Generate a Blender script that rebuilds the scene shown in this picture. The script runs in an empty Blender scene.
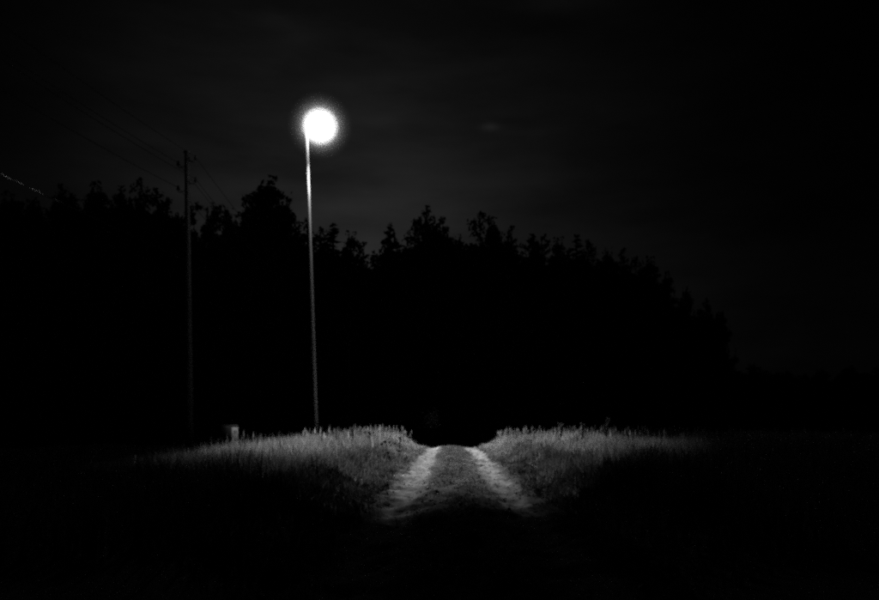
import bpy, math, random
import numpy as np
from mathutils import Vector, Matrix

# ------------------------------------------------------------------ camera
sc = bpy.context.scene
EYE = 1.05          # camera height above the track
FPX = 855.0         # 35 mm lens on a 36 mm wide frame, in photo pixels
HOR = 421.0         # eye level in the photo
cam_data = bpy.data.cameras.new("camera")
cam_data.sensor_width = 36.0
cam_data.lens = 35.0
cam_data.shift_y = (HOR - 300.0) / 879.0
cam_data.clip_start = 0.05
cam_data.clip_end = 6000.0
cam = bpy.data.objects.new("camera", cam_data)
sc.collection.objects.link(cam)
cam.location = (0, 0, EYE)
cam.rotation_euler = (math.radians(90), 0, 0)
sc.camera = cam

# ------------------------------------------------------------------ night sky
SKY_GAIN = 0.58
SKY_FLOOR = 0.06
SKY_PATCHES = [  # direction (photo px), spread, strength
    (340, 122, .21, .27, 1.4), (610, 120, .15, .2, .17), (490, 127, .010, .004, 1.3), (520, 131, .05, .006, .2), (270, 20, .03, .010, .5), (300, 38, .025, .008, .4),
    (560, 2, .05, .010, .6), (380, 118, .05, .009, .25)]
world = bpy.data.worlds.new("World")
sc.world = world
world.use_nodes = True
wn, wl = world.node_tree.nodes, world.node_tree.links
wn.clear()
w_out = wn.new("ShaderNodeOutputWorld")
w_bg = wn.new("ShaderNodeBackground")
w_sky = wn.new("ShaderNodeTexSky")
w_sky.sky_type = 'NISHITA'
w_sky.sun_disc = False
w_sky.sun_elevation = math.radians(-6.0)
w_sky.sun_rotation = math.radians(-14.0)
w_bw = wn.new("ShaderNodeRGBToBW")
w_tc = wn.new("ShaderNodeTexCoord")
w_map = wn.new("ShaderNodeMapping")
w_map.inputs['Scale'].default_value = (3.0, 3.0, 11.0)
w_noise = wn.new("ShaderNodeTexNoise")
w_noise.inputs['Scale'].default_value = 1.6
w_noise.inputs['Detail'].default_value = 6.0
w_noise.inputs['Roughness'].default_value = 0.55
w_ramp = wn.new("ShaderNodeMapRange")
w_ramp.inputs['From Min'].default_value = 0.35
w_ramp.inputs['From Max'].default_value = 0.75
w_ramp.inputs['To Min'].default_value = 0.75
w_ramp.inputs['To Max'].default_value = 1.6
w_mul = wn.new("ShaderNodeMath"); w_mul.operation = 'MULTIPLY'
w_gain = wn.new("ShaderNodeMath"); w_gain.operation = 'MULTIPLY'
w_gain.inputs[1].default_value = SKY_GAIN / 0.1
wl.new(w_tc.outputs['Generated'], w_map.inputs['Vector'])
wl.new(w_map.outputs['Vector'], w_noise.inputs['Vector'])
wl.new(w_noise.outputs['Fac'], w_ramp.inputs['Value'])
wl.new(w_sky.outputs['Color'], w_bw.inputs['Color'])
wl.new(w_bw.outputs['Val'], w_mul.inputs[0])
wl.new(w_ramp.outputs['Result'], w_mul.inputs[1])
# a thin cloud bank lit from below the horizon, brightest behind the lamp, plus a few wisps
def sky_patch(px, py, sx, sy, amp):
    """soft bright patch of cloud in the direction of a point of the sky; sx, sy: its spread in tangent units"""
    c = Vector(((px - 439.5) / FPX, 1.0, (HOR - py) / FPX)).normalized()
    e = Vector((c.y, -c.x, 0)).normalized(); u = e.cross(c).normalized()
    tot = None
    for ax, sg in ((e, sx), (u, sy)):
        dt = wn.new("ShaderNodeVectorMath"); dt.operation = 'DOT_PRODUCT'
        wl.new(w_dir.outputs['Vector'], dt.inputs[0]); dt.inputs[1].default_value = ax / sg
        sq = wn.new("ShaderNodeMath"); sq.operation = 'MULTIPLY'
        wl.new(dt.outputs['Value'], sq.inputs[0]); wl.new(dt.outputs['Value'], sq.inputs[1])
        if tot is None: tot = sq
        else:
            ad_ = wn.new("ShaderNodeMath"); wl.new(tot.outputs[0], ad_.inputs[0]); wl.new(sq.outputs[0], ad_.inputs[1]); tot = ad_
    ex = wn.new("ShaderNodeMath"); ex.operation = 'POWER'; ex.inputs[0].default_value = math.exp(-1)
    wl.new(tot.outputs[0], ex.inputs[1])
    fr = wn.new("ShaderNodeVectorMath"); fr.operation = 'DOT_PRODUCT'
    wl.new(w_dir.outputs['Vector'], fr.inputs[0]); fr.inputs[1].default_value = c
    gt = wn.new("ShaderNodeMath"); gt.operation = 'GREATER_THAN'; gt.inputs[1].default_value = 0
    wl.new(fr.outputs['Value'], gt.inputs[0])
    am = wn.new("ShaderNodeMath"); am.operation = 'MULTIPLY'; am.inputs[1].default_value = amp
    wl.new(ex.outputs[0], am.inputs[0])
    a2 = wn.new("ShaderNodeMath"); a2.operation = 'MULTIPLY'
    wl.new(am.outputs[0], a2.inputs[0]); wl.new(gt.outputs[0], a2.inputs[1])
    return a2


w_dir = wn.new("ShaderNodeVectorMath"); w_dir.operation = 'NORMALIZE'
wl.new(w_tc.outputs['Generated'], w_dir.inputs[0])
acc = None
for args in SKY_PATCHES:
    q = sky_patch(*args)
    if acc is None: acc = q
    else:
        ad_ = wn.new("ShaderNodeMath"); wl.new(acc.outputs[0], ad_.inputs[0]); wl.new(q.outputs[0], ad_.inputs[1]); acc = ad_
w_base = wn.new("ShaderNodeMath"); w_base.inputs[1].default_value = SKY_FLOOR
wl.new(acc.outputs[0], w_base.inputs[0])
w_m3 = wn.new("ShaderNodeMath"); w_m3.operation = 'MULTIPLY'
wl.new(w_mul.outputs['Value'], w_m3.inputs[0]); wl.new(w_base.outputs[0], w_m3.inputs[1])
wl.new(w_m3.outputs['Value'], w_gain.inputs[0])
wl.new(w_gain.outputs['Value'], w_bg.inputs['Color'])
w_bg.inputs['Strength'].default_value = 0.1
wl.new(w_bg.outputs['Background'], w_out.inputs['Surface'])

# ------------------------------------------------------------------ view / sampling
vs = sc.view_settings
vs.view_transform = 'Standard'
vs.look = 'None'
vs.exposure = 0.0
vs.gamma = 1.0
vs.use_curve_mapping = False
sc.cycles.use_denoising = False         # the sampling noise stands for film grain
sc.cycles.filter_width = 2.6             # soft night negative
sc.cycles.use_light_tree = False
sc.cycles.max_bounces = 4
sc.cycles.diffuse_bounces = 2
sc.cycles.volume_bounces = 0
sc.cycles.transparent_max_bounces = 40
sc.cycles.sample_clamp_indirect = 0.4
sc.cycles.sample_clamp_direct = 4.0

LAMP_POWER = 11500.0
GLOBE_STRENGTH = 1.0
GLOBE_POWER = 170.0
HALO = 1.95
OPTIC = (0.38, 0.55, 0.54, 1.10, 0.60, 1.45, 1.6)   # centre u, v; half widths u, v; soft edge from, to; reach exponent
LAMP = Vector((-4.42, 31.6, 11.95))       # centre of the globe

rng = np.random.default_rng(7)
random.seed(7)
COL = sc.collection


# ------------------------------------------------------------------ helpers
def at(px, py, d):
    """world point seen at photo pixel (px, py), d metres ahead of the camera"""
    return Vector(((px - 439.5) / FPX * d, d, EYE - (py - HOR) / FPX * d))


def np_mesh(name, verts, faces, smooth=False, mats=()):
    """verts Nx3 array; faces list of (M x k arrays)"""
    me = bpy.data.meshes.new(name)
    verts = np.asarray(verts, dtype=np.float32)
    if not isinstance(faces, (list, tuple)):
        faces = [faces]
    faces = [np.asarray(f, dtype=np.int32) for f in faces if len(f)]
    loops = np.concatenate([f.ravel() for f in faces])
    totals = np.concatenate([np.full(len(f), f.shape[1], dtype=np.int32) for f in faces])
    starts = np.concatenate([[0], np.cumsum(totals)[:-1]]).astype(np.int32)
    me.vertices.add(len(verts)); me.vertices.foreach_set("co", verts.ravel())
    me.loops.add(len(loops)); me.loops.foreach_set("vertex_index", loops)
    me.polygons.add(len(totals))
    me.polygons.foreach_set("loop_start", starts)
    me.polygons.foreach_set("loop_total", totals)
    if smooth:
        me.polygons.foreach_set("use_smooth", np.ones(len(totals), dtype=bool))
    me.update(calc_edges=True)
    me.validate()
    for m in mats:
        me.materials.append(m)
    return me


def link(name, me, parent=None, loc=None):
    o = bpy.data.objects.new(name, me)
    COL.objects.link(o)
    if parent is not None:
        o.parent = parent
    if loc is not None:
        o.location = loc
    return o


def tag(o, label=None, cat=None, group=None, kind=None):
    if label: o["label"] = label
    if cat: o["category"] = cat
    if group: o["group"] = group
    if kind: o["kind"] = kind
    return o


class MB:
    """collects shapes into one mesh"""
    def __init__(self):
        self.v, self.f, self.n = [], {}, 0

    def add(self, v, f):
        v = np.asarray(v, float)
        for poly in f:
            self.f.setdefault(len(poly), []).append([i + self.n for i in poly])
        self.v.append(v); self.n += len(v)
        return self

    def box(self, c, s, rot=None, taper=1.0):
        c = np.array(c, float); hx, hy, hz = [k / 2 for k in s]
        v = np.array([(-hx, -hy, -hz), (hx, -hy, -hz), (hx, hy, -hz), (-hx, hy, -hz),
                      (-hx * taper, -hy * taper, hz), (hx * taper, -hy * taper, hz),
                      (hx * taper, hy * taper, hz), (-hx * taper, hy * taper, hz)])
        if rot is not None:
            v = v @ np.array(rot.to_3x3()).T
        return self.add(v + c, [(0, 3, 2, 1), (4, 5, 6, 7), (0, 1, 5, 4), (1, 2, 6, 5), (2, 3, 7, 6), (3, 0, 4, 7)])

    def bbox(self, c, s, b=0.01):
        """box with chamfered edges along z and top"""
        hx, hy, hz = [k / 2 for k in s]
        def ring(x, y, z):
            return [(-x + b, -y, z), (x - b, -y, z), (x, -y + b, z), (x, y - b, z),
                    (x - b, y, z), (-x + b, y, z), (-x, y - b, z), (-x, -y + b, z)]
        v = ring(hx, hy, -hz) + ring(hx, hy, hz - b) + ring(hx - b, hy - b, hz)
        f = [tuple(range(7, -1, -1)), tuple(range(16, 24))]
        for r in range(2):
            for i in range(8):
                j = (i + 1) % 8
                f.append((r * 8 + i, r * 8 + j, r * 8 + 8 + j, r * 8 + 8 + i))
        return self.add(np.array(v) + np.array(c, float), f)

    def tube(self, pts, rad, seg=10, caps=True):
        pts = [Vector(p) for p in pts]
        if np.isscalar(rad): rad = [rad] * len(pts)
        v, f = [], []
        ref = None
        for i, p in enumerate(pts):
            a = pts[max(i - 1, 0)]; b = pts[min(i + 1, len(pts) - 1)]
            t = (b - a).normalized()
            if ref is None:
                ref = Vector((1, 0, 0)) if abs(t.x) < .8 else Vector((0, 1, 0))
            n = (ref - t * ref.dot(t)).normalized(); ref = n
            bb = t.cross(n)
            for k in range(seg):
                an = 2 * math.pi * k / seg
                v.append(p + (n * math.cos(an) + bb * math.sin(an)) * rad[i])
        for i in range(len(pts) - 1):
            for k in range(seg):
                k2 = (k + 1) % seg
                f.append((i * seg + k, i * seg + k2, (i + 1) * seg + k2, (i + 1) * seg + k))
        if caps:
            f.append(tuple(range(seg - 1, -1, -1)))
            o = (len(pts) - 1) * seg
            f.append(tuple(o + k for k in range(seg)))
        return self.add([tuple(q) for q in v], f)

    def lathe(self, c, prof, seg=24):
        v, f = [], []
        for (r, z) in prof:
            for k in range(seg):
                an = 2 * math.pi * k / seg
                v.append((c[0] + r * math.cos(an), c[1] + r * math.sin(an), c[2] + z))
        for i in range(len(prof) - 1):
            for k in range(seg):
                k2 = (k + 1) % seg
                f.append((i * seg + k, i * seg + k2, (i + 1) * seg + k2, (i + 1) * seg + k))
        return self.add(v, f)

    def build(self, name, mat, parent=None, smooth=False, loc=None):
        me = np_mesh(name, np.concatenate(self.v), [np.array(x) for x in self.f.values()], smooth, (mat,))
        return link(name, me, parent, loc)


def mat(name, tone, rough=0.8, metallic=0.0, var=0.25, scale=8.0, bump=0.0, spec=0.5, attr=None, stretch=(1, 1, 1)):
    """neutral grey procedural material: the negative is black and white"""
    m = bpy.data.materials.new(name); m.use_nodes = True
    nt = m.node_tree; N, L = nt.nodes, nt.links
    p = N["Principled BSDF"]
    p.inputs['Roughness'].default_value = rough
    p.inputs['Metallic'].default_value = metallic
    p.inputs['Specular IOR Level'].default_value = spec
    tc = N.new("ShaderNodeTexCoord"); mp = N.new("ShaderNodeMapping")
    mp.inputs['Scale'].default_value = stretch
    nz = N.new("ShaderNodeTexNoise"); nz.inputs['Scale'].default_value = scale
    nz.inputs['Detail'].default_value = 6.0
    L.new(tc.outputs['Object'], mp.inputs['Vector']); L.new(mp.outputs['Vector'], nz.inputs['Vector'])
    mr = N.new("ShaderNodeMapRange")
    mr.inputs['From Min'].default_value = 0.3; mr.inputs['From Max'].default_value = 0.7
    mr.inputs['To Min'].default_value = tone * (1 - var); mr.inputs['To Max'].default_value = tone * (1 + var)
    L.new(nz.outputs['Fac'], mr.inputs['Value'])
    src = mr.outputs['Result']
    if attr:
        at_ = N.new("ShaderNodeAttribute"); at_.attribute_name = attr
        mu = N.new("ShaderNodeMath"); mu.operation = 'MULTIPLY'
        L.new(src, mu.inputs[0]); L.new(at_.outputs['Fac'], mu.inputs[1]); src = mu.outputs['Value']
    L.new(src, p.inputs['Base Color'])
    if bump:
        bp = N.new("ShaderNodeBump"); bp.inputs['Strength'].default_value = bump
        bp.inputs['Distance'].default_value = 0.02
        L.new(nz.outputs['Fac'], bp.inputs['Height']); L.new(bp.outputs['Normal'], p.inputs['Normal'])
    return m


def sstep(a, b, x):
    t = np.clip((x - a) / (b - a), 0, 1)
    return t * t * (3 - 2 * t)


_ph = np.random.default_rng(3)
_WAVES = [(_ph.uniform(-1, 1, 2), _ph.uniform(0, 6.28)) for _ in range(48)]


def wavy(x, y, freq, k0=0, n=8):
    s = 0
    for (d, p) in _WAVES[k0:k0 + n]:
        d = d / np.hypot(*d)
        s = s + np.sin((d[0] * x + d[1] * y) * freq * (0.6 + 0.8 * (p / 6.28)) + p)
    return s / math.sqrt(n)


def vnoise(x, y, cell, seed=0):
    """smooth value noise, roughly 0..1"""
    r = np.random.default_rng(seed).random((257, 257))
    x, y = x * .839 - y * .545 + 311.7, x * .545 + y * .839 + 173.3
    gx, gy = x / cell, y / cell
    ix, iy = np.floor(gx).astype(int), np.floor(gy).astype(int)
    fx, fy = gx - ix, gy - iy
    fx = fx * fx * (3 - 2 * fx); fy = fy * fy * (3 - 2 * fy)
    a = r[ix % 257, iy % 257]; b = r[(ix + 1) % 257, iy % 257]
    c = r[ix % 257, (iy + 1) % 257]; d = r[(ix + 1) % 257, (iy + 1) % 257]
    return (a * (1 - fx) + b * fx) * (1 - fy) + (c * (1 - fx) + d * fx) * fy


def road_c(y):
    return 0.22 + 0.012 * np.clip(y - 10, -40, 26)


def land(x, y):
    """height of the bare land (track bed included, ruts not)"""
    x = np.asarray(x, float); y = np.asarray(y, float)
    crest = -0.0042 * np.clip(y - 31.0, 0, None) ** 2
    crest = np.where(crest < -1.2, -1.2 - 1.2 * np.tanh((-1.2 - crest) / 1.8), crest)
    a = np.abs(x - road_c(y))
    near = sstep(90, 45, np.abs(y)) * sstep(60, 25, np.abs(x))
    bank = 0.24 * sstep(1.15, 2.2, a) * sstep(120, 50, np.abs(y))
    left_low = -0.28 * sstep(-3.8, -6.2, x) * near
    bumps = (0.03 * wavy(x, y, 1.1, 0) + 0.018 * wavy(x, y, 3.0, 8)) * sstep(1.0, 2.2, a) * near
    return crest + bank + bumps + left_low


def track_z(x, y):
    u = x - road_c(y); a = np.abs(u)
    rut = -0.055 * np.exp(-((a - 0.74) / 0.23) ** 2)
    crown = 0.035 * np.exp(-(u / 0.3) ** 2)
    in_rut = np.exp(-((a - 0.74) / 0.35) ** 2)
    rip = 0.05 * (vnoise(x, y, 0.12, 5) - .5) + 0.10 * (vnoise(x * 0.6, y, 0.3, 6) - .5) + 0.07 * (vnoise(x, y, 0.8, 8) - .5)
    clods = 0.16 * np.clip(vnoise(x, y, 0.14, 9) - 0.70, 0, 1) * (1 - 0.3 * in_rut) + .10 * np.clip(vnoise(x, y, .33, 10) - .72, 0, 1)
    return rut + crown + rip + clods


# ------------------------------------------------------------------ ground
m_soil = mat("field_soil", 0.10, 0.95, var=0.4, scale=2.5, bump=0.4)


def axis(dense0, dense1, step, reach, grow=1.35):
    a = list(np.arange(dense0, dense1 + step / 2, step))
    s, p = step, dense1
    while p < reach:
        s *= grow; p += s; a.append(p)
    s, p = step, dense0
    while p > -reach:
        s *= grow; p -= s; a.insert(0, p)
    return np.array(a)


gx = axis(-14, 16, 0.22, 3000); gy = axis(1, 44, 0.3, 3000)
X, Y = np.meshgrid(gx, gy, indexing='ij')
Z = land(X, Y) - 0.16 * sstep(1.42, 1.12, np.abs(X - road_c(Y))) * sstep(-8, -5, Y) * sstep(76, 73, Y)
nx, ny = len(gx), len(gy)
idx = np.arange(nx * ny).reshape(nx, ny)
quads = np.stack([idx[:-1, :-1], idx[1:, :-1], idx[1:, 1:], idx[:-1, 1:]], -1).reshape(-1, 4)
ground = link("ground", np_mesh("ground", np.stack([X, Y, Z], -1).reshape(-1, 3), quads, True, (m_soil,)))
tag(ground, "dark rough field soil on both sides of the dirt track", kind="structure")

# ------------------------------------------------------------------ dirt track
m_track = bpy.data.materials.new("dirt_track"); m_track.use_nodes = True
N, L = m_track.node_tree.nodes, m_track.node_tree.links
p = N["Principled BSDF"]; p.inputs['Roughness'].default_value = 0.95
p.inputs['Specular IOR Level'].default_value = 0.2
tc = N.new("ShaderNodeTexCoord")
n1 = N.new("ShaderNodeTexNoise"); n1.inputs['Scale'].default_value = 3.2; n1.inputs['Detail'].default_value = 8; n1.inputs['Roughness'].default_value = 0.65
n2 = N.new("ShaderNodeTexNoise"); n2.inputs['Scale'].default_value = 6.5; n2.inputs['Detail'].default_value = 9; n2.inputs['Roughness'].default_value = .62
L.new(tc.outputs['Object'], n1.inputs['Vector']); L.new(tc.outputs['Object'], n2.inputs['Vector'])
rut = N.new("ShaderNodeAttribute"); rut.attribute_name = "rut"
ad = N.new("ShaderNodeMath"); ad.operation = 'ADD'
L.new(rut.outputs['Fac'], ad.inputs[0]); L.new(n1.outputs['Fac'], ad.inputs[1])
mr = N.new("ShaderNodeMapRange")
mr.inputs['From Min'].default_value = 0.62; mr.inputs['From Max'].default_value = 1.15
mr.inputs['To Min'].default_value = 0.032; mr.inputs['To Max'].default_value = 0.20
L.new(ad.outputs['Value'], mr.inputs['Value'])
m2 = N.new("ShaderNodeMapRange")
m2.inputs['From Min'].default_value = 0.3; m2.inputs['From Max'].default_value = 0.7
m2.inputs['To Min'].default_value = 0.22; m2.inputs['To Max'].default_value = 1.7
L.new(n2.outputs['Fac'], m2.inputs['Value'])
mu = N.new("ShaderNodeMath"); mu.operation = 'MULTIPLY'
L.new(mr.outputs['Result'], mu.inputs[0]); L.new(m2.outputs['Result'], mu.inputs[1])
L.new(mu.outputs['Value'], p.inputs['Base Color'])
bp = N.new("ShaderNodeBump"); bp.inputs['Strength'].default_value = 0.6; bp.inputs['Distance'].default_value = 0.03
L.new(n2.outputs['Fac'], bp.inputs['Height']); L.new(bp.outputs['Normal'], p.inputs['Normal'])

tu = np.linspace(-1.4, 1.4, 71)
ty = np.concatenate([np.arange(-5, 3, 0.3), np.arange(3, 40, 0.07), np.arange(40, 73, 0.6)])
U, TY = np.meshgrid(tu, ty, indexing='ij')
TX = U + road_c(TY)
TZ = land(TX, TY) + track_z(TX, TY) + 0.004 - 0.10 * sstep(1.3, 1.4, np.abs(U))
nx, ny = TX.shape
idx = np.arange(nx * ny).reshape(nx, ny)
quads = np.stack([idx[:-1, :-1], idx[1:, :-1], idx[1:, 1:], idx[:-1, 1:]], -1).reshape(-1, 4)
me = np_mesh("dirt_track", np.stack([TX, TY, TZ], -1).reshape(-1, 3), quads, True, (m_track,))
rv = np.exp(-((np.abs(U) - 0.74 + .1 * (vnoise(TX, TY, .7, 51) - .5)) / (.17 + .14 * vnoise(TX, TY, .45, 52))) ** 4) * (.55 + .6 * vnoise(TX * .6, TY, .35, 53))
rv = rv.ravel().astype(np.float32)
me.attributes.new("rut", 'FLOAT', 'POINT').data.foreach_set("value", rv)
track = link("dirt_track", me)
tag(track, "pale sandy dirt track with two wheel ruts and a rough middle strip", kind="structure")


def surf(x, y):
    a = np.abs(x - road_c(y))
    return land(x, y) + np.where(a < 1.3, track_z(x, y), 0.0)


# ------------------------------------------------------------------ gravel and clods on the track (one mass)
ico_v = []
_t = (1 + 5 ** .5) / 2
for a_, b_ in ((-1, _t), (1, _t), (-1, -_t), (1, -_t)):
    ico_v += [(a_, b_, 0)]
ico_v = np.array([(-1, _t, 0), (1, _t, 0), (-1, -_t, 0), (1, -_t, 0), (0, -1, _t), (0, 1, _t), (0, -1, -_t), (0, 1, -_t),
                  (_t, 0, -1), (_t, 0, 1), (-_t, 0, -1), (-_t, 0, 1)]) / 1.9
ico_f = np.array([(0, 11, 5), (0, 5, 1), (0, 1, 7), (0, 7, 10), (0, 10, 11), (1, 5, 9), (5, 11, 4), (11, 10, 2), (10, 7, 6), (7, 1, 8),
                  (3, 9, 4), (3, 4, 2), (3, 2, 6), (3, 6, 8), (3, 8, 9), (4, 9, 5), (2, 4, 11), (6, 2, 10), (8, 6, 7), (9, 8, 1)])
n = 6000
gy_ = rng.uniform(4, 38, n); gu = np.where(rng.random(n) < .55, rng.normal(0, .28, n), rng.uniform(-1.3, 1.3, n))
gx_ = gu + road_c(gy_); gs = np.exp(rng.normal(math.log(0.010), 0.45, n)).clip(.004, .032)
big = rng.random(n) < .06
gs = np.where(big, rng.uniform(.018, .034, n), gs)
gz_ = surf(gx_, gy_) + gs * .25
V = ico_v[None] * gs[:, None, None] * rng.uniform(.6, 1.25, (n, 12, 1))
V[..., 2] *= .7
V = V + np.stack([gx_, gy_, gz_], -1)[:, None]
F = (ico_f[None] + (np.arange(n) * 12)[:, None, None]).reshape(-1, 3)
m_gravel = mat("gravel", 0.26, 0.8, var=0.5, scale=9)
tag(link("loose_gravel", np_mesh("loose_gravel", V.reshape(-1, 3), F, False, (m_gravel,))),
    "loose stones and clods of earth scattered over the dirt track", "gravel", kind="stuff")


# ------------------------------------------------------------------ grass
def blades(x, y, length, width, lean, tone, seed):
    """one mesh of bent, tapering grass blades"""
    r = np.random.default_rng(seed)
    n = len(x)
    z = surf(x, y) - 0.01
    yaw = r.uniform(0, 2 * np.pi, n)
    ld = r.uniform(0, 2 * np.pi, n)
    dx, dy = np.cos(ld) * lean, np.sin(ld) * lean
    wx, wy = np.cos(yaw) * width / 2, np.sin(yaw) * width / 2
    P = np.empty((n, 5, 3), np.float32)
    for k, (t, w) in enumerate(((0, 1), (0, -1), (.5, .8), (.5, -.8), (1, 0))):
        b = t ** 1.8
        P[:, k, 0] = x + dx * length * b + wx * w
        P[:, k, 1] = y + dy * length * b + wy * w
        P[:, k, 2] = z + length * (t - .35 * lean * b)
    o = (np.arange(n) * 5)[:, None]
    q = np.array([0, 1, 3, 2])[None] + o
    t3 = np.array([2, 3, 4])[None] + o
    me = np_mesh("grass", P.reshape(-1, 3), [q, t3], False)
    me.attributes.new("tone", 'FLOAT', 'POINT').data.foreach_set("value", np.repeat(tone, 5).astype(np.float32))
    return me


def grass_mat(name, tone):
    m = bpy.data.materials.new(name); m.use_nodes = True
    nt = m.node_tree; N, L = nt.nodes, nt.links; N.clear()
    out = N.new("ShaderNodeOutputMaterial"); mx = N.new("ShaderNodeMixShader"); mx.inputs[0].default_value = 0.25
    d = N.new("ShaderNodeBsdfDiffuse"); t = N.new("ShaderNodeBsdfTranslucent")
    a = N.new("ShaderNodeAttribute"); a.attribute_name = "tone"
    tcn = N.new("ShaderNodeTexCoord"); nz = N.new("ShaderNodeTexNoise"); nz.inputs['Scale'].default_value = 1.3; nz.inputs['Detail'].default_value = 6
    mrn = N.new("ShaderNodeMapRange"); mrn.inputs['From Min'].default_value = .3; mrn.inputs['From Max'].default_value = .7
    mrn.inputs['To Min'].default_value = tone * .35; mrn.inputs['To Max'].default_value = tone * 1.55
    L.new(tcn.outputs['Object'], nz.inputs['Vector']); L.new(nz.outputs['Fac'], mrn.inputs['Value'])
    mu = N.new("ShaderNodeMath"); mu.operation = 'MULTIPLY'
    L.new(mrn.outputs['Result'], mu.inputs[0]); L.new(a.outputs['Fac'], mu.inputs[1])
    L.new(mu.outputs['Value'], d.inputs['Color']); L.new(mu.outputs['Value'], t.inputs['Color'])
    L.new(d.outputs[0], mx.inputs[1]); L.new(t.outputs[0], mx.inputs[2]); L.new(mx.outputs[0], out.inputs['Surface'])
    return m


m_grass = grass_mat("field_grass", 0.42)
m_short = grass_mat("short_grass", 0.16)

# tall field grass on both banks
n = 700000
gx_ = rng.uniform(-15, 18, n)
gy_ = 5 + 36 * rng.random(n) ** 0.8
a = np.abs(gx_ - road_c(gy_)); side = np.sign(gx_ - road_c(gy_))
patch = .6 * vnoise(gx_, gy_, 1.3, 21) + .4 * vnoise(gx_, gy_, .5, 23); fine = vnoise(gx_, gy_, 0.3, 22)
clump = vnoise(gx_, gy_, .55, 24)
keep = (a > 1.12 + 0.35 * (patch - .5)) & (rng.random(n) < (0.35 + 0.9 * fine) * sstep(-0.1, .5, patch + .2))
keep &= rng.random(n) < np.where((gx_ < -9) | (gx_ > 12), .5, 1)
gx_, gy_, a, patch, fine, clump = gx_[keep], gy_[keep], a[keep], patch[keep], fine[keep], clump[keep]
edge = sstep(1.1, 2.7, a)
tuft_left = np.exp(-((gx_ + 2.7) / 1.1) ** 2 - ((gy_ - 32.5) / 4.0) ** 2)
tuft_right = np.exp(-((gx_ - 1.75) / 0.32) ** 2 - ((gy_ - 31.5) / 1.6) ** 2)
low_left = 1 - 0.5 * sstep(-4.0, -6.2, gx_)
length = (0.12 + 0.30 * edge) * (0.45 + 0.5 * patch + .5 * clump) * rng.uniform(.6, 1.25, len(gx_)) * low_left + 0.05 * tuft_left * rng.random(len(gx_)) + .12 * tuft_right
width = rng.uniform(0.005, 0.011, len(gx_)) * (1 + gy_ / 60)
lean = rng.gamma(2.0, 0.22, len(gx_)).clip(0, 1.3)
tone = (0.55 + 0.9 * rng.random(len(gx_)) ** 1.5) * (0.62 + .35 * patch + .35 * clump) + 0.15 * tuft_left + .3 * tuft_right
dark = (vnoise(gx_, gy_, .42, 27) > .66) & (rng.random(len(gx_)) < .55)
tone = np.where(dark, tone * .3, tone); width = np.where(dark, width * 2.2, width)
verge = sstep(2.6, 1.9, a) * sstep(26, 20, gy_) * (.5 + .8 * fine)
tone *= 1 - .72 * np.clip(verge, 0, 1)             # darker, wider blades along the near verges
width *= 1 + 1.5 * np.clip(verge, 0, 1)
tone *= 1 - .72 * sstep(-4.0, -6.8, gx_)        # lamp pool's fade to the left, put into the grass tone
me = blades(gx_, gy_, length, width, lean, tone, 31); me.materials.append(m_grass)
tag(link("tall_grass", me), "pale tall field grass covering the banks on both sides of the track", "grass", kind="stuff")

# short grass and weeds of the middle strip and verges
n = 70000
gy_ = 3.5 + 35 * rng.random(n); gu = np.where(rng.random(n) < .55, rng.normal(0, .27, n), np.sign(rng.random(n) - .5) * rng.normal(1.17, .14, n))
gx_ = gu + road_c(gy_)
pt = vnoise(gx_, gy_, 0.45, 41)
keep = pt > 0.38
gx_, gy_, pt = gx_[keep], gy_[keep], pt[keep]
k = len(gx_)
me = blades(gx_, gy_, rng.uniform(.02, .075, k) * (0.6 + pt), rng.uniform(.005, .012, k), rng.uniform(.2, 1.4, k), rng.uniform(.5, 1.3, k), 42)
me.materials.append(m_short)
tag(link("short_grass", me), "short trodden grass on the middle strip and edges of the track", "grass", kind="stuff")

# flowering stalks with seed heads above the grass
n = 5200
sx = rng.uniform(-9, 12, n); sy = rng.uniform(14, 37, n)
dens = 0.12 + 0.9 * np.exp(-((sx + 2.6) / 1.3) ** 2 - ((sy - 33) / 4) ** 2) + .35 * np.exp(-((sx - 4.5) / 3.0) ** 2 - ((sy - 31) / 6) ** 2)
dens *= np.where(sx < -4.2, .4, 1)
keep = (rng.random(n) < dens) & (np.abs(sx - road_c(sy)) > 1.55)
sx, sy = sx[keep], sy[keep]; n = len(sx)
sz = surf(sx, sy); sh = rng.uniform(.38, .64, n) * np.where(sx < -4.2, .5, 1.0) * (1 + .08 * np.exp(-((sx + 2.8) / 1.2) ** 2 - ((sy - 33) / 4) ** 2))
lean_a = rng.uniform(0, 6.28, n); ln = rng.uniform(0, .16, n)
tx, ty_ = sx + np.cos(lean_a) * ln * sh, sy + np.sin(lean_a) * ln * sh
w = rng.uniform(.003, .005, n)
P = np.empty((n, 14, 3), np.float32)
yaw = rng.uniform(0, 3.14, n); cx, cy = np.cos(yaw), np.sin(yaw)
for k, (t, s) in enumerate(((0, 1), (0, -1), (.8, 1), (.8, -1))):
    P[:, k] = np.stack([sx + (tx - sx) * t + cx * w * s, sy + (ty_ - sy) * t + cy * w * s, sz + sh * t], -1)
hw = rng.uniform(.010, .024, n)
for j, (ca, cb) in enumerate(((cx, cy), (-cy, cx))):
    for k, (t, s) in enumerate(((.74, 0), (.84, 1), (.84, -1), (.95, .6), (1.06, 0))):
        P[:, 4 + j * 5 + k] = np.stack([sx + (tx - sx) * t + ca * hw * s, sy + (ty_ - sy) * t + cb * hw * s, sz + sh * t], -1)
o = (np.arange(n) * 14)[:, None]
F4 = np.concatenate([np.array([0, 1, 3, 2])[None] + o])
F3 = np.concatenate([np.array(f)[None] + o for f in ((4, 6, 5), (5, 6, 7), (7, 6, 8), (9, 11, 10), (10, 11, 12), (12, 11, 13))])
me = np_mesh("seed_heads", P.reshape(-1, 3), [F4, F3], False)
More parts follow.
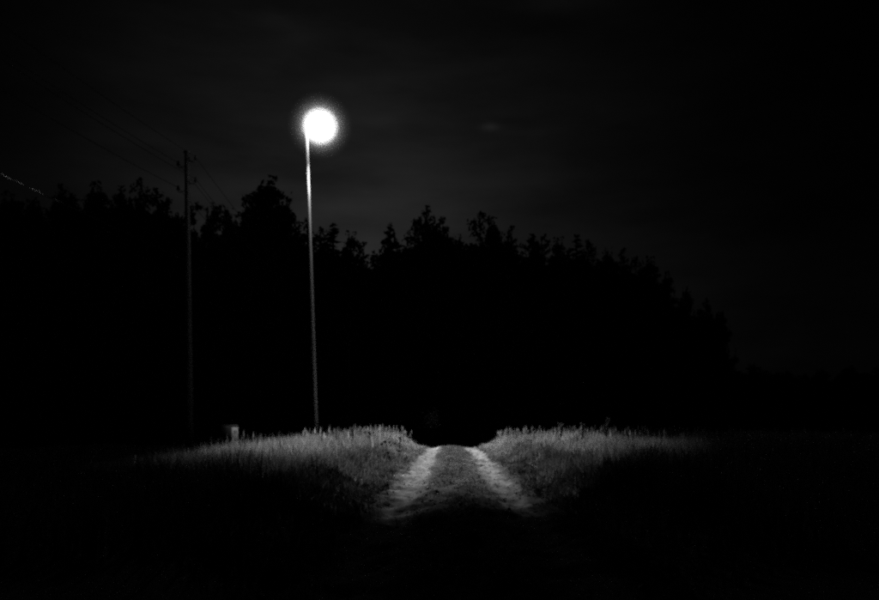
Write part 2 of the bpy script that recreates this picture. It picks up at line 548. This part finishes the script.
me.attributes.new("tone", 'FLOAT', 'POINT').data.foreach_set("value", np.repeat(rng.uniform(.8, 1.7, n), 14).astype(np.float32))
me.materials.append(m_grass)
tag(link("seed_head_grass", me), "thin upright grass stalks with pale seed heads above the banks", "grass", kind="stuff")

# ------------------------------------------------------------------ street lamp
m_galv = mat("galvanised_steel", 0.34, 0.6, 0.0, spec=0.3, var=0.12, scale=14, bump=0.05, stretch=(1, 1, .15))
m_cap = mat("lamp_housing", 0.30, 0.55, 0.2, var=0.15, scale=10)
m_conc = mat("concrete", 0.32, 0.9, var=0.3, scale=18, bump=0.4)
m_globe = bpy.data.materials.new("lit_opal_globe"); m_globe.use_nodes = True
N, L = m_globe.node_tree.nodes, m_globe.node_tree.links
N.clear()
o_ = N.new("ShaderNodeOutputMaterial"); e_ = N.new("ShaderNodeEmission")
e_.inputs['Color'].default_value = (1, 1, 1, 1); e_.inputs['Strength'].default_value = GLOBE_STRENGTH
L.new(e_.outputs[0], o_.inputs['Surface'])
m_globe.cycles.emission_sampling = 'NONE'

base = at(317, 441, 32.0)
base.z = float(land(base.x, base.y))
top = Vector((at(306.5, 134, 32.0).x, 32.0, LAMP.z + 0.1))
lamp = bpy.data.objects.new("street_lamp", None); COL.objects.link(lamp); lamp.location = base
tag(lamp, "tall slim steel street lamp with a glaring round white globe", "street lamp")


def rel(pts, root):
    return [Vector(q) - root.location for q in pts]


pts = [base.lerp(top, t) for t in np.linspace(0, 1, 14)]
pts[0] = pts[0] - Vector((0, 0, .3))
MB().tube(rel(pts, lamp), list(np.linspace(.066, .055, 14)), 20).build("pole", m_galv, lamp, True)
MB().lathe((0, 0, 0), [(.0, .12), (.13, .12), (.22, .08), (.26, .0), (.28, -.15)], 20).build("base_footing", m_conc, lamp)
gl = LAMP - base
a0 = top - base
R = 0.56
aim = (gl - a0); aim.z = 0; aim.normalize()
b0 = a0 + Vector((0, 0, -.14))
MB().tube([b0, b0 + aim * .12, gl - aim * (R * .5)], [.035, .035, .05], 12).build("arm", m_galv, lamp, True)
MB().lathe(a0, [(.062, -.03), (.066, .01), (.04, .05), (.0, .06)], 16).build("pole_cap", m_galv, lamp, True)
prof = [((R - .012) * math.sin(math.radians(t)) + 1e-4, (R - .012) * math.cos(math.radians(t))) for t in np.linspace(180, 14, 19)]
MB().lathe(gl, prof, 32).build("globe", m_globe, lamp, True)

# the light the luminaire throws on the ground: a wide street optic, wider along the track than across it
sl = bpy.data.lights.new("lamp_light", 'POINT')
sl.energy = LAMP_POWER
sl.shadow_soft_size = 0.06
sl.use_nodes = True
N, L = sl.node_tree.nodes, sl.node_tree.links
em = [q for q in N if q.type == 'EMISSION'][0]
geo = N.new("ShaderNodeNewGeometry"); sep = N.new("ShaderNodeSeparateXYZ")
L.new(geo.outputs['Incoming'], sep.inputs[0])


def mth(op, a, b=None, clamp=False):
    q = N.new("ShaderNodeMath"); q.operation = op; q.use_clamp = clamp
    for k, v in enumerate((a, b)):
        if v is None: continue
        if isinstance(v, (int, float)): q.inputs[k].default_value = v
        else: L.new(v, q.inputs[k])
    return q.outputs[0]


cosd = mth('MAXIMUM', mth('MULTIPLY', sep.outputs['Z'], -1.0), 0.02)       # cosine from straight down
tu_ = mth('DIVIDE', sep.outputs['X'], cosd); tv_ = mth('DIVIDE', mth('MULTIPLY', sep.outputs['Y'], -1.0), cosd)
eu = mth('DIVIDE', mth('SUBTRACT', tu_, OPTIC[0]), OPTIC[2]); ev = mth('DIVIDE', mth('SUBTRACT', tv_, OPTIC[1]), OPTIC[3])
rr_ = mth('SQRT', mth('ADD', mth('MULTIPLY', eu, eu), mth('MULTIPLY', ev, ev)))
sm = N.new("ShaderNodeMapRange"); sm.interpolation_type = 'SMOOTHSTEP'
sm.inputs['From Min'].default_value = OPTIC[4]; sm.inputs['From Max'].default_value = OPTIC[5]
sm.inputs['To Min'].default_value = 1.0; sm.inputs['To Max'].default_value = 0.0
L.new(rr_, sm.inputs['Value'])
down = mth('LESS_THAN', sep.outputs['Z'], -0.05)
foot = N.new("ShaderNodeMapRange"); foot.interpolation_type = 'SMOOTHSTEP'        # the fitting shades the foot of its own pole
foot.inputs['From Min'].default_value = .05; foot.inputs['From Max'].default_value = .21
fa = mth('MAXIMUM', mth('ADD', mth('MULTIPLY', tu_, -.69), mth('MULTIPLY', tv_, -.72)), 0.0)      # along the way to the pole
fu = mth('ADD', tu_, mth('MULTIPLY', fa, .69)); fv = mth('ADD', tv_, mth('MULTIPLY', fa, .72))
L.new(mth('SQRT', mth('ADD', mth('MULTIPLY', fu, fu), mth('MULTIPLY', fv, fv))), foot.inputs['Value'])
down = mth('MULTIPLY', down, foot.outputs['Result'])
spill = mth('MULTIPLY', mth('SUBTRACT', 1.0, foot.outputs["Result"]), .045)      # weak light leaking down along the pole
L.new(mth('ADD', mth('MULTIPLY', mth('MULTIPLY', sm.outputs['Result'], down), mth('POWER', cosd, -OPTIC[6])), spill), em.inputs['Strength'])
slo = bpy.data.objects.new("lamp_light", sl); COL.objects.link(slo)
slo.parent = lamp
slo.location = gl + Vector((-.2, .1, -1.25))
# the glowing globe itself, the same size as its glass
gp = bpy.data.lights.new("globe_light", 'POINT')
gp.energy = GLOBE_POWER; gp.shadow_soft_size = R; gp.use_soft_falloff = False
gpo = bpy.data.objects.new("globe_light", gp); COL.objects.link(gpo); gpo.parent = lamp; gpo.location = gl

# faint mist of lamp glare, added as scattering shells round the globe
halo = None
for rad_, den_ in ((1.22, .0014), (1.17, .0014), (1.12, .0018), (1.06, .003), (.98, .006), (.89, .009), (.80, .015), (.72, .045), (.66, .11)):
    mm = bpy.data.materials.new("lamp_halo"); mm.use_nodes = True
    N, L = mm.node_tree.nodes, mm.node_tree.links; N.clear()
    o_ = N.new("ShaderNodeOutputMaterial"); v_ = N.new("ShaderNodeVolumePrincipled")
    v_.inputs['Color'].default_value = (.95, .95, .95, 1)
    v_.inputs['Density'].default_value = den_ * HALO
    v_.inputs['Anisotropy'].default_value = 0.0
    L.new(v_.outputs[0], o_.inputs['Volume'])
    sh = MB().lathe((0, 0, 0), [(rad_ * math.sin(math.radians(t)) + 1e-4, -rad_ * math.cos(math.radians(t))) for t in np.linspace(0, 180, 19)], 32)
    if halo is None:
        halo = sh.build("lamp_halo", mm, None, True, LAMP)
        tag(halo, "faint mist of glare added round the glowing lamp globe", kind="stuff")
    else:
        sh.build("halo_layer", mm, halo, True)

# ------------------------------------------------------------------ utility poles and wires
m_wood = mat("weathered_pole_wood", 0.035, 0.75, var=0.45, scale=10, bump=0.5, stretch=(1, 1, .08))
m_iron = mat("iron_bracket", 0.06, 0.6, 0.4, var=0.3)
m_porc = mat("brown_porcelain", 0.03, 0.6, spec=0.1, var=0.1)
m_wire = mat("old_copper_wire", 0.02, 0.95, 0.0, spec=0.05, var=0.25, scale=3)
m_cable = mat("twisted_bright_cable", 0.13, 0.12, 1.0, var=0.2, scale=6)

LINE = Vector((.0867, 1.0, 0)).normalized()
SIDE = Vector((LINE.y, -LINE.x, 0))


def utility_pole(loc, h, lean, label):
    root = bpy.data.objects.new("utility_pole", None); COL.objects.link(root); root.location = loc
    tag(root, label, "utility pole", "wooden poles of the overhead line")
    q = [Vector((lean * t, 0, -0.4 + (h + .4) * t)) for t in np.linspace(0, 1, 9)]
    MB().tube(q, list(np.linspace(.14, .09, 9)), 14).build("post", m_wood, root, True)
    tp = q[-1]
    MB().lathe(tp, [(.125, -.03), (.125, .02), (.0, .09)], 14).build("cap", m_iron, root)
    heads = []
    for (s, dz) in ((1, -.32), (-1, -.52), (1, -1.15), (-1, -1.45)):
        c = tp + Vector((0, 0, dz))
        e = c + SIDE * s * .34
        hook = MB().tube([c + SIDE * s * .08, c + SIDE * s * .25 + Vector((0, 0, -.06)), e + Vector((0, 0, -.03)), e + Vector((0, 0, .06))], .018, 8).build("hook", m_iron, root, True)
        MB().lathe(e, [(.0, .20), (.035, .195), (.045, .15), (.032, .13), (.06, .09), (.065, .03), (.03, .02), (.0, .02)], 12).build("insulator", m_porc, hook, True)
        heads.append(e + Vector((0, 0, .13)))
    return root, heads


UD = 32.2
p1 = at(190, 445, UD); p1.z = float(land(p1.x, p1.y))
h1 = at(186.5, 152, UD).z - p1.z
up1, heads1 = utility_pole(p1, h1, -.12, "dark wooden utility pole with hook insulators beside the small cabinet")
# bracket for the low bundled cable
cable_z = 7.12 - p1.z
cb = Vector((-.12 * (cable_z / h1), 0, cable_z)) + SIDE * -.16
MB().tube([cb + SIDE * .1, cb], .02, 8).build("cable_clamp", m_iron, up1)
p2 = p1 + LINE * 31; p2.z = float(land(p2.x, p2.y))
up2, heads2 = utility_pole(p2, h1 - .6, .05, "dark wooden utility pole standing against the forest edge")
p0 = p1 - LINE * 44


def wire(name, a, b, sag, r, m, label, seg=40, twist=0.0):
    mid = a.lerp(b, .5)
    pts, rad = [], []
    for i in range(seg + 1):
        t = i / seg
        q = a.lerp(b, t); q.z -= sag * 4 * t * (1 - t)
        if twist:
            q += (SIDE * math.cos(i * 1.9) + Vector((0, 0, 1)) * math.sin(i * 1.9)) * twist
        pts.append(q - mid); rad.append(r)
    o = MB().tube(pts, rad, 6).build(name, m, None, True, mid)
    return tag(o, label, "overhead wire", "wires of the overhead line")


names = ("upper wire strung from the pole's top right hook", "wire strung from the pole's upper left hook",
         "wire strung from the pole's lower right hook", "wire strung from the pole's lower left hook")
for k in range(4):
    a = p1 + heads1[k]
    b = p0 + heads1[k] + Vector((0, 0, .2))
    c = p2 + heads2[k]
    wire("overhead_wire", a, b, 0.9, .011, m_wire, "thin " + names[k] + " towards the open field", 60)
    wire("overhead_wire", a, c, 0.9, .011, m_wire, "thin " + names[k] + " towards the forest", 40)
a = p1 + cb
wire("service_cable", a, p0 + cb + Vector((0, 0, .1)), 0.15, .013, m_cable, "low twisted service cable glinting in the lamp light", 150, .011)

# ------------------------------------------------------------------ small cabinet
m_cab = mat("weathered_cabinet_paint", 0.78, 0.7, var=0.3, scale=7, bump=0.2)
m_door_shade = mat("door_front_shade", 0.03, 0.7, var=0.3, scale=9)  # unlit cabinet front: its shade is put into the door colour
m_cabd = mat("cabinet_lid_paint", 0.12, 0.7, var=0.35, scale=9)
cl = at(230.5, 447, 31.0); cl.z = float(land(cl.x, cl.y)) - .02
cab = bpy.data.objects.new("utility_cabinet", None); COL.objects.link(cab); cab.location = cl
cab.rotation_euler = (0, math.radians(-1.5), math.radians(-20))
tag(cab, "small pale utility cabinet standing in the grass near the wooden pole", "cabinet")
CH = at(230, 425, 31.0).z - cl.z
MB().bbox((0, 0, .05), (.44, .44, .14), .01).build("plinth", m_conc, cab)
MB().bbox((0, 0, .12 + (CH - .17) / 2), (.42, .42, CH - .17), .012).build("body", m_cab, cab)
MB().bbox((0, 0, CH - .03), (.435, .435, .05), .015).build("lid", m_cabd, cab)
door = MB().box((0, -.216, .12 + (CH - .2) / 2), (.415, .012, CH - .18)).build("door", m_door_shade, cab)
MB().box((.13, -.23, .5), (.03, .018, .09)).build("handle", m_iron, door)
for z_ in (.3, CH - .24):
    MB().tube([(-.185, -.222, z_ - .04), (-.185, -.222, z_ + .04)], .011, 8).build("hinge", m_iron, cab)
for i in range(3):
    MB().box((.2115, .02, CH - .22 - i * .045), (.006, .16, .018)).build("louvre", m_iron, cab)
MB().box((.212, -.06, .43), (.007, .07, .08)).build("notice_plate", m_iron, cab)

# ------------------------------------------------------------------ weeds that stand out of the grass
m_dock = mat("dried_dock", 0.035, 0.9, var=0.4, scale=12)  # dried stalks are brown; their unlit side is put into this tone
m_leaf = mat("weed_leaf", 0.05, 0.9, var=0.3, scale=12, spec=0.05)


def weed(loc, h, kind, seed, label):
    r = random.Random(seed)
    root = bpy.data.objects.new("weed_plant", None); COL.objects.link(root); root.location = loc
    root.rotation_euler = (0, 0, r.uniform(0, 6))
    tag(root, label, "weed", "dark weeds in the lit grass")
    lx, ly = r.uniform(-.06, .06), r.uniform(-.06, .06)
    stem = MB(); q = [Vector((lx * t * t, ly * t * t, h * t)) for t in np.linspace(0, 1, 6)]
    stem.tube(q, [.012, .011, .009, .008, .006, .004], 6)
    head = MB(); leaf = MB(); balls = []

    def blob(c, s):
        v = ico_v * s * np.array([r.uniform(.7, 1.2), r.uniform(.7, 1.2), r.uniform(.8, 1.4)])
        head.add(v + np.array(c), [tuple(f) for f in ico_f])

    if kind == 'dock':
        for b in range(5):
            t0 = r.uniform(.45, .8); an = r.uniform(0, 6.28)
            c0 = q[0].lerp(q[-1], t0); c1 = c0 + Vector((math.cos(an) * .09, math.sin(an) * .09, h * .25))
            stem.tube([c0, c1], [.006, .003], 5)
            for k in range(9):
                blob(c0.lerp(c1, .2 + .8 * k / 8) + Vector((r.gauss(0, .008), r.gauss(0, .008), 0)), r.uniform(.014, .024))
        for k in range(22):
            t = .5 + .52 * k / 21
            blob(q[0].lerp(q[-1], min(t, 1.02)) + Vector((r.gauss(0, .012), r.gauss(0, .012), 0)), r.uniform(.016, .028) * (1.2 - .5 * (t - .5)))
    else:
        for b in range(4):
            an = r.uniform(0, 6.28); t0 = r.uniform(.5, .85); c0 = q[0].lerp(q[-1], t0)
            c1 = c0 + Vector((math.cos(an) * .12, math.sin(an) * .12, h * r.uniform(.12, .3)))
            stem.tube([c0, c1], [.005, .003], 5); balls.append((c1, r.uniform(.022, .036)))
        balls.append((q[-1], .042))
    for b in range(7):
        an = r.uniform(0, 6.28); z = h * r.uniform(.03, .45); ln = r.uniform(.12, .26); w = ln * .22
        d = Vector((math.cos(an), math.sin(an), 0)); s = Vector((-d.y, d.x, 0)); c = Vector((lx * .1, ly * .1, z))
        v = [c, c + d * ln * .35 + s * w + Vector((0, 0, .07)), c + d * ln * .35 - s * w + Vector((0, 0, .07)),
             c + d * ln * .75 + s * w * .7 + Vector((0, 0, .08)), c + d * ln * .75 - s * w * .7 + Vector((0, 0, .08)), c + d * ln + Vector((0, 0, .02))]
        leaf.add([tuple(k) for k in v], [(0, 2, 1), (1, 2, 4, 3), (3, 4, 5)])
    stem.build("stem", m_dock, root)
    for (c, sz_) in balls:
        MB().add(ico_v * sz_ * np.array([1, .95, 1.15]) + np.array(c), [tuple(f) for f in ico_f]).build("flower_head", m_dock, root)
    if kind == 'dock':
        tag(head.build("seed_head", m_dock, root), kind="stuff")
    leaf.build("leaves", m_leaf, root)
    return root


WEEDS = [  # photo column, distance, height, kind, label
    (583, 22.0, .80, 'dock', "dark dried dock spike, shorter of the close pair right of the track"),
    (605, 22.5, .90, 'dock', "tall dark dried dock spike amid pale grass right of the track"),
    (560, 24.0, .72, 'dock', "slim dark dock standing between the track and the dock pair"),
    (629, 24.5, .66, 'dock', "squat dark dock at the fading edge of the lit right bank"),
    (531, 23.0, .62, 'thistle', "round headed dark weed on the right bank close to the track"),
    (399, 22.0, .60, 'thistle', "dark round headed weed in the brightest left bank grass"),
    (388, 20.5, .48, 'thistle', "low dark weed at the foot of the bright left bank"),
    (371, 22.5, .55, 'thistle', "dark weed among pale grass between lamp pole and track"),
    (352, 24.0, .60, 'dock', "thin dark dock spike in the grass near the lamp pole"),
]
for i, (px, d, h, kind, lab) in enumerate(WEEDS):
    x = (px - 439.5) / FPX * d
    weed((x, d, float(surf(x, d)) - .02), h, kind, 100 + i, lab)

# broad shiny leaves by the left rut (they catch the lamp)
m_shiny = mat("plantain_leaf", 0.22, 0.6, var=0.3, scale=20, spec=0.3)
PL = [(399, 477, "broad leaved plantain rosette at the edge of the left wheel rut"),
      ]
for i, (px, py, lab) in enumerate(PL):
    d = EYE * FPX / (py - HOR); x = (px - 439.5) / FPX * d
    r = random.Random(500 + i)
    root = bpy.data.objects.new("plantain_plant", None); COL.objects.link(root); root.location = (x, d, float(surf(x, d)))
    tag(root, lab, "plant")
    for k in range(6):
        an = k * 1.05 + r.uniform(-.2, .2); ln = r.uniform(.08, .15); w = ln * .3
        dv = Vector((math.cos(an), math.sin(an), 0)); s = Vector((-dv.y, dv.x, 0)); up = Vector((0, 0, 1))
        v = [dv * .01, dv * ln * .4 + s * w + up * .05, dv * ln * .4 + up * .04, dv * ln * .4 - s * w + up * .05,
             dv * ln * .8 + s * w * .6 + up * .06, dv * ln * .8 + up * .05, dv * ln * .8 - s * w * .6 + up * .06, dv * ln + up * .04]
        MB().add([tuple(q) for q in v], [(0, 2, 1), (0, 3, 2), (1, 2, 5, 4), (2, 3, 6, 5), (4, 5, 7), (5, 6, 7)]).build("leaf", m_shiny, root)

# ------------------------------------------------------------------ trees
m_bark = mat("dark_bark", 0.05, 0.95, var=0.4, scale=6, bump=0.4, stretch=(1, 1, .2))
m_needle = mat("dark_needles", 0.035, 0.8, var=0.4, scale=1.5, spec=0.2)
m_foliage = mat("dark_foliage", 0.045, 0.7, var=0.4, scale=1.5, spec=0.2)


def leaf_tris(C, size, r, up=0.3):
    """random small leaf-clump triangles and quads round the centres C"""
    n = len(C)
    a = r.normal(size=(n, 3)); a /= np.linalg.norm(a, axis=1)[:, None]
    b = r.normal(size=(n, 3)); b -= a * (a * b).sum(1)[:, None]; b /= np.linalg.norm(b, axis=1)[:, None]
    s = (size * r.uniform(.5, 1.3, n))[:, None]
    P = np.stack([C - a * s, C + b * s * .45, C + a * s, C - b * s * .35], 1)
    return P.reshape(-1, 3), (np.arange(n) * 4)[:, None] + np.array([0, 1, 2, 3])[None]


def make_tree(kind, seed, H=20.0):
    r = np.random.default_rng(seed)
    trunk = MB(); C = []
    if kind == 'spruce':
        trunk.tube([(0, 0, -.6), (0, 0, H * .5), (0, 0, H * .98)], [.26, .15, .02], 8)
        nb = 95
        for i in range(nb):
            t = (i / nb) ** .85
            z = H * (.06 + .93 * t)
            L_ = (H * .17) * (1 - t) ** 1.0 * r.uniform(.7, 1.15) + .12
            an = r.uniform(0, 6.28); dz = -.25 * L_
            e = np.array([math.cos(an) * L_, math.sin(an) * L_, dz])
            trunk.tube([(0, 0, z), tuple(e + (0, 0, z))], [.05, .012], 4, False)
            k = int(10 + L_ * 18)
            u = r.random(k) ** .7
            C.append(np.array([0, 0, z]) + e * u[:, None] + r.normal(size=(k, 3)) * np.array([.22, .22, .14]) * ((1.2 - .6 * u) * (.18 + .82 * (1 - t)))[:, None])
        k = 14; C.append(np.stack([r.normal(0, .05, k), r.normal(0, .05, k), H * (.97 + .04 * r.random(k))], -1))
        size = .30
    elif kind == 'pine':          # several ragged leaders
        lean = r.normal(0, .25, 2)
        trunk.tube([(0, 0, -.6), (lean[0] * .5, lean[1] * .5, H * .45), (lean[0], lean[1], H * .9)], [.32, .22, .05], 8)
        tips = [(0.0, 0.0, H)] + [(r.normal(0, H * .10), r.normal(0, H * .07), H * r.uniform(.84, .97)) for _ in range(6)]
        for tp in tips:
            tp = np.array(tp); b0 = np.array([lean[0] * .6, lean[1] * .6, H * r.uniform(.5, .66)])
            trunk.tube([tuple(b0), tuple((b0 + tp) / 2 + np.array([tp[0] * .2, tp[1] * .2, -.4])), tuple(tp)], [.11, .07, .015], 5, False)
            for j in range(34):
                u = .15 + .85 * j / 33
                c = b0 * (1 - u) + tp * u
                L_ = (1 - u) ** .8 * 3.1 * r.uniform(.5, 1.2) + .22
                an = r.uniform(0, 6.28); e = np.array([math.cos(an) * L_, math.sin(an) * L_, L_ * r.uniform(-.05, .45)])
                k = int(14 + L_ * 13); q = r.random(k) ** .6
                C.append(c + e * q[:, None] + r.normal(size=(k, 3)) * (.10 + .14 * (1 - u)))
        for j in range(46):
            z = H * r.uniform(.12, .68); an = r.uniform(0, 6.28); L_ = H * r.uniform(.09, .19)
            e = np.array([math.cos(an) * L_, math.sin(an) * L_, r.uniform(-.2, .9)])
            trunk.tube([(0, 0, z), tuple(e + (0, 0, z))], [.06, .015], 4, False)
            k = 46; q = r.random(k) ** .6
            C.append(np.array([0, 0, z]) + e * q[:, None] + r.normal(size=(k, 3)) * .38)
        size = .30
    else:                         # broad leafy tree
        trunk.tube([(0, 0, -.6), (.1, 0, H * .3), (.2, .1, H * .8)], [.38, .28, .05], 8)
        lobes = []
        for j in range(64):
            t = r.uniform(.14, .97); an = r.uniform(0, 6.28)
            rad = H * .25 * min(1.0, (1.02 - t) * 1.55) ** .9 * r.uniform(.3, 1)
            c = np.array([math.cos(an) * rad, math.sin(an) * rad, H * t - H * .02])
            lobes.append(c)
            trunk.tube([(.1, 0, max(H * .15, c[2] - H * .22)), tuple(c)], [.10, .02], 4, False)
        lobes.append(np.array([0, 0, H * .955]))
        for c in lobes:
            s = H * r.uniform(.022, .06) * (1.25 - .75 * c[2] / H); k = 125
            d = r.normal(size=(k, 3)); d /= np.linalg.norm(d, axis=1)[:, None]
            C.append(c + d * s * (r.random(k) ** .4)[:, None] * np.array([1.2, 1.2, .9]))
            k = 16; up_ = r.random(k)[:, None]                                # a twig that stands out of the lobe
            C.append(c + np.array([r.normal(0, .3), r.normal(0, .3), r.uniform(.7, 1.5) + s * .6]) * up_ + r.normal(size=(k, 3)) * .09)
        size = .31
    z = H * r.uniform(.1, .86, 2600); an = r.uniform(0, 6.28, 2600)          # inner foliage that closes the crown
    wide = H * {'spruce': .10, 'pine': .13, 'broad': .17}[kind] * np.minimum(1, (1.0 - z / H) * 1.5) * np.sqrt(r.random(2600))
    C.append(np.stack([np.cos(an) * wide, np.sin(an) * wide, z], -1))
    C = np.concatenate(C)
    C[:, 2] = np.minimum(C[:, 2], H * 1.005)
    P, F = leaf_tris(C, size * (1.1 - .5 * np.clip(C[:, 2] / H, 0, 1)), r)
    crown_me = np_mesh("crown", P, F, False, (m_foliage if kind == 'broad' else m_needle,))
    trunk_me = np_mesh("trunk", np.concatenate(trunk.v), [np.array(x) for x in trunk.f.values()], True, (m_bark,))
    return trunk_me, crown_me


PROTO = {k: [make_tree(k, 900 + 17 * i + len(k), 20.0) for i in range(3)] for k in ('spruce', 'pine', 'broad')}


def tree(px, py, d, kind, var, wid, label, group, yaw=None):
    c = at(px, py, d); g = float(land(c.x, c.y))
    H = c.z - g
    root = bpy.data.objects.new({'spruce': "spruce_tree", 'pine': "pine_tree", 'broad': "leafy_tree"}[kind], None)
    COL.objects.link(root); root.location = (c.x, c.y, g)
    s = H / 20.0
    root.scale = (s * wid, s * wid, s)
    root.rotation_euler = (0, 0, random.uniform(0, 6.28) if yaw is None else yaw)
    t_me, c_me = PROTO[kind][var % 3]
    link("trunk", t_me, root); link("crown", c_me, root)
    tag(root, label, "tree", group)
    return root


G = "trees of the dark forest edge"
SKY = [  # skyline trees: px, py, distance, kind, variant, width factor, label
    (266, 178, 84, 'broad', 0, 1.4, "tallest bushy black tree between the wooden pole and the lamp"),
    (246, 196, 85, 'pine', 1, .9, "black tree leaning into the tallest one between pole and lamp"),
    (286, 198, 86, 'broad', 1, .8, "black tree at the shoulder of the tallest one beside the lamp pole"),
    (214, 204, 86, 'broad', 2, .7, "low rounded black tree just behind the wooden pole's wires"),
    (227, 212, 87, 'pine', 0, .7, "small ragged black tree beside the low rounded one"),
    (308, 221, 86, 'spruce', 2, 1.71, "small pointed black tree directly behind the lamp pole"),
    (320, 228, 85, 'pine', 2, .8, "low ragged black pine next to the lamp pole"),
    (333, 225, 86, 'spruce', 0, 2.28, "low pointed black spruce, second one along from the lamp pole"),
    (350, 233, 85, 'broad', 1, .8, "low rounded black tree halfway from lamp pole to the lone spire"),
    (364, 243, 83, 'pine', 1, .9, "shortest black tree beside the lone pointed spruce"),
    (374, 252, 84, 'spruce', 2, 1.70, "stubby black spruce in the notch beside the lone spire"),
    (382, 248, 86, 'pine', 0, .6, "low black pine at the foot of the lone spire"),
    (390, 224, 82, 'spruce', 1, 1.80, "lone pointed black spruce standing like a spire in the skyline gap"),
    (426, 207, 84, 'pine', 0, 1.0, "black pine with several ragged spiky tops beside the lone spruce"),
    (414, 220, 86, 'pine', 2, .5, "black pine at the shoulder of the spiky topped one"),
    (443, 218, 85, 'pine', 1, .9, "black pine with thin tips falling away from the spiky one"),
    (459, 235, 87, 'broad', 2, .7, "low black tree in the dip between two ragged pines"),
    (480, 213, 84, 'pine', 2, .95, "tall ragged black pine past the dip above the track"),
    (494, 218, 85, 'broad', 0, .8, "rounded black tree leaning on the tall ragged pine"),
    (512, 227, 87, 'pine', 1, .8, "flat topped black pine at the end of the tall clump"),
    (533, 235, 88, 'spruce', 0, 2.09, "thin tipped black spruce first past the tall clump"),
    (545, 235, 90, 'pine', 0, .8, "ragged black pine among the even row past the tall clump"),
    (558, 239, 92, 'broad', 1, .7, "rounded black tree in the even row past the tall clump"),
    (577, 236, 94, 'spruce', 2, 1.90, "pointed black spruce rising from the even row"),
    (588, 241, 96, 'pine', 2, .8, "black pine just past the pointed spruce of the even row"),
    (607, 249, 100, 'broad', 2, .8, "flat black tree where the skyline starts to sink"),
    (624, 249, 104, 'pine', 1, .85, "black pine on the sinking skyline"),
    (650, 258, 110, 'broad', 0, .9, "broad black tree on the sinking skyline"),
    (666, 273, 114, 'broad', 1, .8, "smaller black tree stepping down the sinking skyline"),
    (686, 287, 118, 'broad', 2, .8, "lower rounded black tree near the forest's sinking end"),
    (706, 299, 122, 'pine', 0, .8, "ragged black tree next to last at the forest's end"),
    (722, 312, 126, 'broad', 0, .75, "last low black tree at the forest's end"),
    (141, 180, 82, 'pine', 2, .85, "pointed black tree highest of those left of the wooden pole"),
    (173, 214, 86, 'broad', 1, .6, "short black tree touching the wooden pole"),
]
for (px, py, d, k, v, w, lab) in SKY:
    tree(px, py, d, k, v, w, lab, G)
for i, (px, py, nth) in enumerate(((-22, 196, "farthest"), (6, 194, "sixth"), (33, 198, "fifth"), (62, 186, "fourth"), (94, 184, "third"), (120, 187, "second"), (157, 190, "nearest"))):
    tree(px, py, 82 + (i * 37 % 7), 'broad' if i % 3 else 'pine', i, .95,
         "black tree, " + nth + " out from the wooden pole, behind the glinting cable", "leafy trees left of the wooden pole")
# the trees below the skyline, deeper and nearer, that close the wall of the forest
sky_y = np.array([(s[0], s[1]) for s in SKY] + [(-40, 190), (0, 192), (60, 188), (100, 186), (190, 222), (300, 226), (375, 254), (401, 245), (467, 244), (527, 242), (567, 248), (740, 340)])
sky_y = sky_y[np.argsort(sky_y[:, 0])]
lo = lambda px: float(np.max(np.interp([px - 9, px - 5, px, px + 5, px + 9], sky_y[:, 0], sky_y[:, 1])))
rr = random.Random(11)
i = 0
for row, (dd, drop) in enumerate(((-7, 30), (7, 9), (16, 7))):
    for px in np.arange(-30, 738, 21 if row else 25):
        x = px + rr.uniform(-7, 7)
        d = (84 if x < 520 else 84 + (x - 520) * .21) + dd + rr.uniform(-2, 2)
        k = ('broad', 'pine', 'broad', 'spruce')[rr.randrange(4)]
        if abs(x - 437) < 13 and row == 0:
            continue
        tree(x, lo(x) + drop + rr.uniform(0, 12), d, k, i, .95, "black tree crowded into the dark wall of the forest", "trees inside the dark forest")
        i += 1
# far low trees past the end of the forest
for i in range(26):
    px = 736 + i * 6.2 + rr.uniform(-3, 3)
    tree(px, 371 + 9 * rr.random() ** 2 - 7 * (rr.random() < .2), 260 + rr.uniform(-30, 20), ('broad', 'pine', 'broad')[i % 3], i, rr.uniform(1.3, 2.2),
         "far low black tree on the skyline past the forest's end", "far trees past the forest")

# undergrowth that closes the forest edge (one mass)
n = 26000
ux = rng.uniform(-48, 46, n)
uy = 74 + np.clip(ux - 8, 0, None) * 1.0 + rng.uniform(0, 16, n)
top_h = 2.0 + 4.5 * vnoise(ux + 200, uy, 3.0, 61)
uz = land(ux, uy) + top_h * rng.random(n) ** .8
keep = np.abs(ux - road_c(uy)) > 1.6
P, F = leaf_tris(np.stack([ux, uy, uz], -1)[keep], np.full(keep.sum(), .5), np.random.default_rng(62))
tag(link("undergrowth", np_mesh("undergrowth", P, F, False, (m_foliage,))),
    "dense black undergrowth along the foot of the forest", "undergrowth", kind="stuff")

# the pale sapling at the dark end of the track
m_pale = mat("pale_sapling_leaves", 0.7, 0.6, var=0.4, scale=5)
d = 50.0; c = at(433, 420, d); g = float(land(c.x, c.y))
sap = bpy.data.objects.new("young_tree", None); COL.objects.link(sap); sap.location = (c.x, c.y, g)
tag(sap, "faintly lit young tree in the darkness beyond the end of the track", "tree")
hh = at(433, 409, d).z - g
MB().tube([(0, 0, -.1), (.03, 0, hh * .6), (0, 0, hh)], [.025, .018, .005], 6).build("trunk", m_bark, sap)
r_ = np.random.default_rng(77); k = 260
Cc = r_.normal(size=(k, 3)) * np.array([.22, .22, .26]) + np.array([0, 0, hh - .62])
P, F = leaf_tris(Cc, np.full(k, .06), r_)
link("crown", np_mesh("crown", P, F, False, (m_pale,)), sap)
